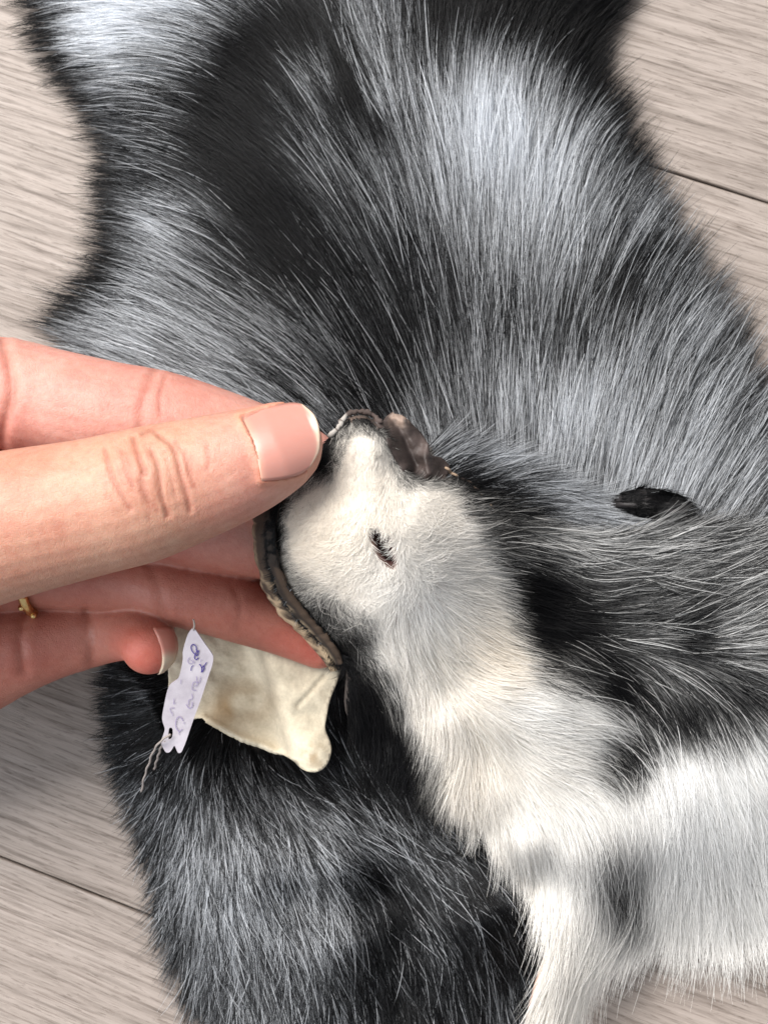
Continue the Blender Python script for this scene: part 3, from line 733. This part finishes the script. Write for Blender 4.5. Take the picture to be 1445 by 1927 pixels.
# ------------------------------------------------------------------ hand
def skin_material():
    M = Mat('skin')
    a = M.n('ShaderNodeAttribute', attribute_name='col')
    tc = M.n('ShaderNodeTexCoord').outputs['Object']
    mott = M.noise(tc, 95, 5, 0.65)
    col = M.mix(0.8, a.outputs['Color'], M.ramp(mott, [(0.32, (0.92, 0.70, 0.66)), (0.68, (1.08, 1.12, 1.10))]), 'MULTIPLY')
    col = M.mix(0.5, col, M.ramp(M.noise(tc, 700, 3, 0.7), [(0.3, (0.86, 0.72, 0.68)), (0.6, (1.05, 1.05, 1.05))]), 'MULTIPLY')
    M.l(col, M.b.inputs['Base Color'])
    M.b.inputs['Roughness'].default_value = 0.48
    M.b.inputs['Specular IOR Level'].default_value = 0.4
    M.b.inputs['Subsurface Weight'].default_value = 0.35
    M.b.inputs['Subsurface Radius'].default_value = (1.0, 0.35, 0.2)
    M.b.inputs['Subsurface Scale'].default_value = 0.003
    vo = M.n('ShaderNodeTexVoronoi', feature='DISTANCE_TO_EDGE'); vo.inputs['Scale'].default_value = 1500
    wr = M.n('ShaderNodeVectorMath', operation='ADD'); M.l(tc, wr.inputs[0])
    M.l(wr.outputs[0], vo.inputs['Vector'])
    n1 = M.bump(M.ramp(vo.outputs['Distance'], [(0.0, (0, 0, 0)), (0.12, (1, 1, 1))]), 0.22, 0.0002)
    M.l(M.bump(M.noise(tc, 420, 6, 0.75), 0.30, 0.0006, n1), M.b.inputs['Normal'])
    return M.m
SKIN = skin_material()

def chain_spheres(pts, V, F, step=0.0011, flat=1.0):
    d = catmull(pts, 240)
    w = at(d[:, 0], d[:, 1], d[:, 2]); r = d[:, 3] * px_size(d[:, 0], d[:, 1], d[:, 2])
    last = None
    nu, nv = 24, 14
    for k in range(len(w)):
        if last is not None and np.linalg.norm(w[k] - last) < step and k != len(w) - 1: continue
        last = w[k]
        b = len(V)
        V.append(w[k] + [0, 0, r[k]])
        for j in range(1, nv):
            th = math.pi * j / nv
            for i in range(nu):
                ph = 2 * math.pi * i / nu
                V.append(w[k] + r[k] * np.array([math.sin(th) * math.cos(ph), math.sin(th) * math.sin(ph), math.cos(th) * flat]))
        V.append(w[k] - [0, 0, r[k]])
        e = len(V) - 1
        for i in range(nu):
            F.append((b, b + 1 + i, b + 1 + (i + 1) % nu))
            F.append((e, b + 1 + (nv - 2) * nu + (i + 1) % nu, b + 1 + (nv - 2) * nu + i))
            for j in range(nv - 2):
                p0 = b + 1 + j * nu
                F.append((p0 + i, p0 + nu + i, p0 + nu + (i + 1) % nu, p0 + (i + 1) % nu))

THUMB = [(-330, 1080, .082, 190), (-180, 1035, .090, 165), (-60, 1005, .096, 148), (60, 978, .098, 138), (170, 955, .099, 131), (260, 934, .1, 128), (340, 910, .1, 119), (420, 884, .1005, 108),
         (480, 862, .1005, 96), (520, 845, .1003, 84), (536, 837, .1, 72)]
INDEX = [(-300, 800, .068, 150), (-120, 748, .075, 118), (0, 742, .078, 109), (100, 760, .079, 104), (200, 782, .079, 104), (300, 796, .078, 99), (400, 824, .0755, 95), (500, 856, .072, 88), (570, 880, .070, 76), (600, 890, .069, 62)]
MIDDLE = [(-300, 930, .06, 150), (-60, 930, .064, 110), (120, 945, .067, 96), (260, 965, .066, 90), (400, 990, .0655, 88), (520, 1012, .063, 82), (590, 1030, .061, 68)]
RING = [(-300, 1080, .050, 140), (-80, 1085, .054, 84), (60, 1082, .058, 66), (160, 1085, .060, 64), (250, 1092, .061, 62), (330, 1112, .062, 66), (430, 1138, .060, 67), (530, 1180, .0565, 54), (600, 1215, .053, 44)]
PINKY = [(-300, 1270, .045, 180), (-120, 1262, .048, 122), (0, 1228, .050, 94), (70, 1208, .051, 82), (140, 1195, .0515, 70), (195, 1188, .052, 62), (240, 1188, .057, 56), (268, 1200, .0625, 54), (280, 1218, .0655, 52)]
PALM = [(-420, 900, .06, 220), (-330, 1000, .06, 230), (-330, 1150, .055, 210)]
V, F = [], []
FOREARM = [(-330, 1040, .060, 225), (-560, 1060, .062, 200), (-900, 1080, .07, 190), (-1500, 1100, .085, 210)]
for ch in (THUMB, INDEX, MIDDLE, RING, PINKY, PALM, FOREARM): chain_spheres(ch, V, F)
tmp = mesh_from('person', V, F)
rm = tmp.modifiers.new('r', 'REMESH'); rm.mode = 'VOXEL'; rm.voxel_size = 0.00034
sm = tmp.modifiers.new('s', 'SMOOTH'); sm.iterations = 12; sm.factor = 0.5
dg = bpy.context.evaluated_depsgraph_get()
hm = bpy.data.meshes.new_from_object(tmp.evaluated_get(dg))
bpy.data.objects.remove(tmp)
nvt = len(hm.vertices)
co = np.empty(nvt * 3, np.float32); hm.vertices.foreach_get('co', co); co = co.reshape(-1, 3).astype(float)
no = np.empty(nvt * 3, np.float32); hm.vertex_normals.foreach_get('vector', no); no = no.reshape(-1, 3).astype(float)

def project(P):
    q = (P - CL) @ CR
    return PW / 2 + FPX * q[:, 0] / -q[:, 2], PH / 2 - FPX * q[:, 1] / -q[:, 2]
hx, hy = project(co)
facing = np.clip(-(no * ((co - CL) / np.linalg.norm(co - CL, axis=1)[:, None])).sum(1), 0, 1)
thumb_m = (polydist(hx, hy, [(p[0], p[1]) for p in THUMB], False) < 150) & (co[:, 2] > .0935 * ZK) & (facing > 0)
index_m = (hy < 870) & ~thumb_m & (facing > 0) & (co[:, 2] > .072 * ZK)
disp = np.zeros(nvt)
def groove(pts, depth, width, mask, ridge=0.06):
    depth = depth * 0.85; width = width * 0.95
    global disp
    c = catmull(pts, 24)
    d = polydist(hx, hy, c, False)
    prof = -depth * np.exp(-(d / width) ** 2) + ridge * depth * np.exp(-((d - 2.3 * width) / (1.3 * width)) ** 2)
    disp = disp + np.where(mask, prof, 0)
    return np.where(mask, np.exp(-(d / (width * 1.1)) ** 2), 0)
crease = np.zeros(nvt)
for pts, dp, wd in [([(198, 846), (206, 880), (222, 920), (246, 958)], .00030, 5), ([(228, 850), (236, 885), (250, 915)], .00012, 4), ([(252, 826), (258, 850), (270, 882), (276, 892)], .00042, 5), ([(262, 905), (275, 935), (296, 962)], .00018, 5),
                    ([(286, 850), (298, 880), (304, 925), (316, 972)], .00045, 5), ([(300, 822), (322, 838), (334, 862), (342, 900), (352, 935), (358, 962)], .00038, 5), ([(330, 832), (352, 870), (364, 915)], .00014, 4), ([(268, 818), (285, 812), (302, 822)], .0002, 5), ([(388, 838), (392, 862), (390, 880)], .00010, 5)]:
    crease += groove(pts, dp, wd, thumb_m)
rk = np.random.default_rng(5)
for k in range(26):
    x0 = rk.uniform(195, 385); y0 = rk.uniform(835, 915); ln = rk.uniform(25, 75)
    tilt = 0.22 + rk.normal(0, 0.08)
    crease += 0.35 * groove([(x0, y0), (x0 + ln * tilt * .4, y0 + ln * .5), (x0 + ln * tilt, y0 + ln)], rk.uniform(.00004, .00010), rk.uniform(2.6, 4), thumb_m)
disp += np.where(thumb_m, 0.0005 * np.exp(-(np.hypot((hx - 285) / 55, (hy - 870) / 60)) ** 2), 0)
for pts, dp, wd in [([(4, 640), (18, 690), (22, 740), (8, 800), (0, 850)], .0006, 10), ([(292, 690), (276, 730), (264, 770), (262, 812)], .00014, 9), ([(310, 710), (301, 745), (302, 780)], .0001, 5)]:
    crease += 0.7 * groove(pts, dp, wd, index_m, 0.3)
low = ~thumb_m & ~index_m & (facing > 0)
for pts, dp, wd in [([(50, 1150), (38, 1195), (44, 1262)], .0004, 10), ([(164, 1150), (176, 1190), (172, 1240)], .0003, 10), ([(436, 1100), (452, 1140), (448, 1185)], .00012, 7), ([(280, 1060), (297, 1100), (308, 1150)], .0002, 10)]:
    crease += 0.4 * groove(pts, dp, wd, low, 0.3)
# the nail bed is sunk a little into the thumb tip
NT = catmull([(452, 786), (500, 771), (545, 762), (571, 764)], 30)            # upper side
NB = catmull([(492, 903), (530, 899), (562, 890), (582, 876)], 30)            # lower side
NAILPOLY = list(map(tuple, NT)) + [(592, 790), (600, 815), (598, 845)] + list(map(tuple, NB[::-1])) + [(488, 865), (474, 828)]
ins = inside(hx, hy, NAILPOLY) & thumb_m
dn = polydist(hx, hy, NAILPOLY)
disp += np.where(ins, -0.0005 * np.clip(dn / 8, 0, 1), 0)
disp += np.where(thumb_m & ~ins & (hx < 575), 0.0006 * np.exp(-(dn / 10) ** 2), 0)
co2 = co + no * disp[:, None]
hm.vertices.foreach_set('co', co2.astype(np.float32).ravel()); hm.update()
hm.polygons.foreach_set('use_smooth', [True] * len(hm.polygons))
basec = np.array((0.425, 0.238, 0.170)); pink = np.array((0.485, 0.248, 0.205)); redc = np.array((0.50, 0.135, 0.10))
pk = np.where(thumb_m, np.clip((hx - 330) / 200, 0, 0.75), 1.0)
rd = np.clip(1.25 - polydist(hx, hy, [(262, 1225), (300, 1265)], False) / 55, 0, 1) * (hy > 1130) * (hx > 205)
rd = np.maximum(rd, 0.8 * np.clip(1.2 - np.hypot((hx - 590) / 90, (hy - 1225) / 60), 0, 1) * ~thumb_m)
cc = basec * (1 - pk[:, None]) + pink * pk[:, None]
palm_shade = np.where(~thumb_m & (hy > 1000), np.clip((hy - 1000) / 80, 0, 1), 0)[:, None]  # redder palmar skin, with shade on the lower fingers put into the colour
cc = cc * (1 - palm_shade) + np.array((0.40, 0.155, 0.115)) * palm_shade
cc = cc * (1 - 0.75 * rd[:, None]) + redc * 0.75 * rd[:, None]
cc = cc * (1 - 0.55 * np.clip(crease, 0, 1)[:, None]) + np.array((0.30, 0.10, 0.065)) * 0.55 * np.clip(crease, 0, 1)[:, None]  # creases tinted darker, their shade put into the colour
halo = np.where(thumb_m & ~ins, np.exp(-(dn / 16) ** 2), 0) * 0.35
cc = cc * (1 - halo[:, None]) + np.array((0.62, 0.27, 0.15)) * halo[:, None]
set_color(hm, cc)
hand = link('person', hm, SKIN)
tag(hand, "person's bare left hand pinching the pelt's muzzle between thumb and index finger", 'person')
bvh = BVHTree.FromObject(hand, bpy.context.evaluated_depsgraph_get())

def nail_material():
    M = Mat('finger_nail')
    a = M.n('ShaderNodeAttribute', attribute_name='col')
    M.l(a.outputs['Color'], M.b.inputs['Base Color'])
    M.b.inputs['Roughness'].default_value = 0.36
    M.b.inputs['Subsurface Weight'].default_value = 0.25
    M.b.inputs['Subsurface Radius'].default_value = (1, .4, .3)
    M.b.inputs['Subsurface Scale'].default_value = 0.0015
    tc = M.n('ShaderNodeTexCoord').outputs['Object']
    M.l(M.bump(M.noise(M.mapping(tc, (60, 900, 900)), 1, 3), 0.12, 0.0002), M.b.inputs['Normal'])
    return M.m
NAIL = nail_material()

def on_hand(x, y, off):
    d = (at(x, y, 0.0) - CL); d /= np.linalg.norm(d)
    h = bvh.ray_cast(Vector(CL), Vector(d))
    if h[0] is None: return None
    return np.array(h[0]) + np.array(h[1]) * off
# thumb nail: a curved plate from the cuticle to the free edge
NU, NVV = 26, 22
cut = catmull([(452, 788), (470, 820), (484, 858), (493, 902)], NVV)
fre = catmull([(569, 766), (592, 786), (601, 815), (599, 846), (582, 876)], NVV)
V = []; Cc = []; Zs = np.full((NU, NVV, 3), np.nan)
for i in range(NU):
    u = i / (NU - 1)
    T = NT[int(round(u * 29))]; Bm = NB[int(round(u * 29))]
    for j in range(NVV):
        v = j / (NVV - 1)
        lin = (1 - v) * T + v * Bm + (1 - u) * cut[j] + u * fre[j] - ((1 - u) * ((1 - v) * cut[0] + v * cut[-1]) + u * ((1 - v) * fre[0] + v * fre[-1]))
        x, y = lin
        x_in, y_in = 0.93 * (x - 520) + 520, 0.93 * (y - 835) + 835
        # height from a smooth cylinder about the thumb's axis
        ax0, ax1 = np.array([430., 880.]), np.array([590., 815.])
        dirn = (ax1 - ax0) / np.linalg.norm(ax1 - ax0)
        s = (np.array([x, y]) - ax0) @ dirn; off = (np.array([x, y]) - ax0) @ np.array([-dirn[1], dirn[0]])
        rr = np.interp(s, [0, 60, 100, 140, 172], [104, 97, 90, 82, 76])
        zz = math.sqrt(max(rr * rr - off * off, 30)) * 0.0000897 / ZK
        zc = np.interp(s, [0, 100, 172], [.1005, .1001, .0985])
        V.append(at(x, y, zc + zz - 0.0001 - 0.00015 * max(0, 1 - u * 9) - 0.0005 * max(0, v * 5 - 4) * (1 - u)))
        pinkn = np.array((0.45, 0.21, 0.17)); freec = np.array((0.50, 0.37, 0.28)); cutc = np.array((0.56, 0.30, 0.22))
        fe = np.clip((u - (0.86 + 0.03 * (2 * v - 1) ** 2)) / 0.07, 0, 1)
        c = pinkn * (1 - fe) + freec * fe
        lu = np.clip(1 - u / 0.10, 0, 1)
        Cc.append(c * (1 - lu) + cutc * lu)
F = [(i * NVV + j, (i + 1) * NVV + j, (i + 1) * NVV + j + 1, i * NVV + j + 1) for i in range(NU - 1) for j in range(NVV - 1)]
nail = mesh_from('nail', V, F, NAIL, hand); set_color(nail.data, np.array(Cc))
m = nail.modifiers.new('thickness', 'SOLIDIFY'); m.thickness = 0.0005; m.offset = -1
# little finger nail, seen edge on
V = []; Cc = []
PN1 = catmull([(288, 1184), (297, 1204), (304, 1228), (304, 1252), (296, 1270)], 18)
zmin = 0.054 * ZK
for k in range(18):
    x, y = PN1[k]
    xe = x
    while xe < x + 45:
        h = on_hand(xe + 1, y, 0)
        if h is None or h[2] < zmin: break
        xe += 1
    xe = max(xe - 0.5, x + 3)
    last = None
    for q in range(7):
        u = q / 6
        h = on_hand(x + (xe - x) * u, y, 0.00025)
        if h is None or h[2] < zmin: h = last if last is not None else at(x, y, .06)
        last = h
        V.append(h)
        fe = np.clip((k / 17 - 0.45) / 0.15, 0, 1)
        Cc.append(np.array((0.46, 0.19, 0.15)) * (1 - fe) + np.array((0.58, 0.47, 0.36)) * fe)
F = [(k * 7 + q, (k + 1) * 7 + q, (k + 1) * 7 + q + 1, k * 7 + q + 1) for k in range(17) for q in range(6)]
n2 = mesh_from('nail', V, F, NAIL, hand); set_color(n2.data, np.array(Cc))
m = n2.modifiers.new('thickness', 'SOLIDIFY'); m.thickness = 0.0005; m.offset = 0

# ring on the third finger
G = Mat('gold'); G.b.inputs['Base Color'].default_value = (0.72, 0.50, 0.22, 1); G.b.inputs['Metallic'].default_value = 1; G.b.inputs['Roughness'].default_value = 0.22
cen = at(74, 1083, .0582); axv = at(90, 1084, .0585) - at(58, 1082, .0578); axv /= np.linalg.norm(axv)
e1 = np.cross(axv, [0, 0, 1]); e1 /= np.linalg.norm(e1); e2 = np.cross(e1, axv)
RR = 66 * float(px_size(74, 1083, .058)) + 0.0006
ring = bpy.data.objects.new('ring', None); C.objects.link(ring); ring.location = tuple(cen)
tag(ring, 'thin gold ring worn on the third finger under the thumb', 'ring')
th = np.linspace(0, 2 * math.pi, 73)
inv = np.array(cen)
tube('band', [RR * (math.cos(a) * e1 + math.sin(a) * e2) for a in th], 0.0010, G.m, ring, 10)
for k in range(0, 26, 2):
    a = math.radians(-140) + k * math.radians(11)
    pp = (RR + 0.0007) * (math.cos(a) * e1 + math.sin(a) * e2)
    bm = bmesh.new(); bmesh.ops.create_icosphere(bm, subdivisions=2, radius=0.0007)
    me = bpy.data.meshes.new('bead'); bm.to_mesh(me); bm.free(); me.materials.append(G.m)
    b = bpy.data.objects.new('bead', me); C.objects.link(b); b.parent = ring; b.location = tuple(pp + axv * (0.0006 if k % 4 else -0.0006))

# ------------------------------------------------------------------ paper tag tied to the pelt
P = Mat('tag_paper')
tc = P.n('ShaderNodeTexCoord').outputs['Object']
P.l(P.ramp(P.noise(tc, 300, 4), [(0.3, (0.40, 0.36, 0.40)), (0.7, (0.52, 0.48, 0.52))]), P.b.inputs['Base Color'])
P.b.inputs['Roughness'].default_value = 0.55
P.l(P.bump(P.noise(tc, 500, 4), 0.3, 0.0003), P.b.inputs['Normal'])
I = Mat('purple_ink'); I.b.inputs['Base Color'].default_value = (0.055, 0.035, 0.20, 1); I.b.inputs['Roughness'].default_value = 0.5
I2 = Mat('faded_ink'); I2.b.inputs['Base Color'].default_value = (0.27, 0.22, 0.36, 1); I2.b.inputs['Roughness'].default_value = 0.6
TAGP = [(364, 1183), (372, 1192), (385, 1211), (398, 1229), (401, 1236), (400, 1250), (392, 1274), (379, 1314), (365, 1352), (352, 1390), (346, 1406), (341, 1416), (335, 1417), (331, 1409), (328, 1404),
        (324, 1410), (319, 1416), (312, 1416), (306, 1406), (303, 1396), (307, 1384), (310, 1372), (307, 1362), (305, 1350), (309, 1326), (315, 1299), (321, 1288), (328, 1283), (336, 1276), (341, 1258), (344, 1240), (344, 1226), (349, 1207), (355, 1191)]
def T_S(x, y):
    s = (y - 1183) / 234
    cxx = 372 - 50 * s
    return 0.0745 - 0.0155 * s + 0.0005 * np.sin(s * 5)
from mathutils.geometry import tessellate_polygon
def tag_ring(p, k): return [(float(x), float(y)) for x, y in smooth_poly(p, k)]
rg = [tag_ring(TAGP, 3), tag_ring([(318, 1372), (324, 1371), (325, 1382), (322, 1391), (317, 1391)], 3)]
allp = np.array(rg[0] + rg[1])
tri = tessellate_polygon([[Vector((x, y, 0)) for x, y in q] for q in rg])
ptag = mesh_from('price_tag', at(allp[:, 0], allp[:, 1], T_S(allp[:, 0], allp[:, 1])), tri, P.m, None, smooth=False)
bm = bmesh.new(); bm.from_mesh(ptag.data); bmesh.ops.recalc_face_normals(bm, faces=bm.faces)
if sum(f.normal.z for f in bm.faces) < 0: bmesh.ops.reverse_faces(bm, faces=bm.faces)
bm.to_mesh(ptag.data); bm.free()
m = ptag.modifiers.new('thickness', 'SOLIDIFY'); m.thickness = 0.0003; m.offset = -1
tag(ptag, 'small white folded paper tag with purple handwriting hanging below the little finger', 'tag')
def z2(p): return ((p[0]) / 6.425 + 270, (p[1]) / 6.425 + 1150)
STROKES = [  # the handwriting, read off the tag
    ([(665, 560), (640, 590), (615, 560), (640, 500), (665, 480), (650, 540), (620, 520), (585, 480), (575, 430), (600, 405), (635, 430), (640, 490)], 1.5, I),
    ([(700, 745), (705, 700), (690, 655), (672, 650)], 1.6, I), ([(700, 690), (735, 660), (765, 620)], 1.4, I), ([(710, 740), (735, 690), (720, 660)], 1.6, I), ([(700, 580), (690, 620)], .8, I2),
    ([(605, 660), (580, 680), (575, 725)], 1.2, I), ([(560, 560), (535, 600), (560, 640), (600, 620), (570, 590)], .9, I2), ([(610, 600), (615, 640)], .8, I2),
    ([(690, 790), (680, 850), (660, 870), (645, 830), (640, 790)], 1.0, I2), ([(640, 960), (590, 950), (600, 870), (640, 860), (650, 900), (610, 910)], 1.0, I2),
    ([(585, 1000), (590, 1060), (550, 1080), (545, 1140)], 1.0, I2), ([(590, 1100), (585, 1160), (550, 1175), (515, 1130)], 1.2, I2),
    ([(470, 1430), (430, 1455), (390, 1400), (400, 1310), (440, 1280), (480, 1330)], 1.2, I2), ([(500, 1350), (480, 1360)], 1.0, I2), ([(430, 1460), (430, 1495)], .9, I2),
    ([(370, 1060), (365, 1120), (385, 1110)], .9, I2), ([(375, 1175), (320, 1180), (340, 1240)], .9, I2), ([(350, 1230), (350, 1270)], .8, I2), ([(455, 830), (450, 880)], .8, I2)]
for pts, w, mm in STROKES:
    c = catmull([z2(p) for p in pts], max(8, 5 * len(pts)))
    tn = np.gradient(c, axis=0); tn /= np.linalg.norm(tn, axis=1)[:, None] + 1e-9
    nr = np.stack([-tn[:, 1], tn[:, 0]], 1) * w * 0.62
    a, b = c + nr, c - nr
    VV = np.vstack([at(a[:, 0], a[:, 1], T_S(a[:, 0], a[:, 1]) + 0.0003), at(b[:, 0], b[:, 1], T_S(b[:, 0], b[:, 1]) + 0.0003)])
    n = len(c)
    mesh_from('writing', VV, [(k, k + 1, n + k + 1, n + k) for k in range(n - 1)], mm.m, ptag)
ST = Mat('string'); ST.b.inputs['Base Color'].default_value = (0.30, 0.26, 0.24, 1); ST.b.inputs['Roughness'].default_value = 0.8
for pts in ([(321, 1382, .0622), (304, 1394, .062), (290, 1412, .056), (280, 1438, .046), (272, 1462, .038), (266, 1490, .031)],
            [(321, 1382, .0600), (306, 1400, .059), (298, 1422, .052), (290, 1448, .040)]):
    c = catmull(pts, 40)
    tube('string', at(c[:, 0] + 1.0 * np.sin(np.arange(40) * .9), c[:, 1], c[:, 2]), 0.00022, ST.m, ptag, 8)
c = catmull([(364, 1186, .0745), (366, 1176, .075), (364, 1166, .074)], 10)
tube('string', at(c[:, 0], c[:, 1], c[:, 2]), 0.00018, ST.m, ptag, 6)
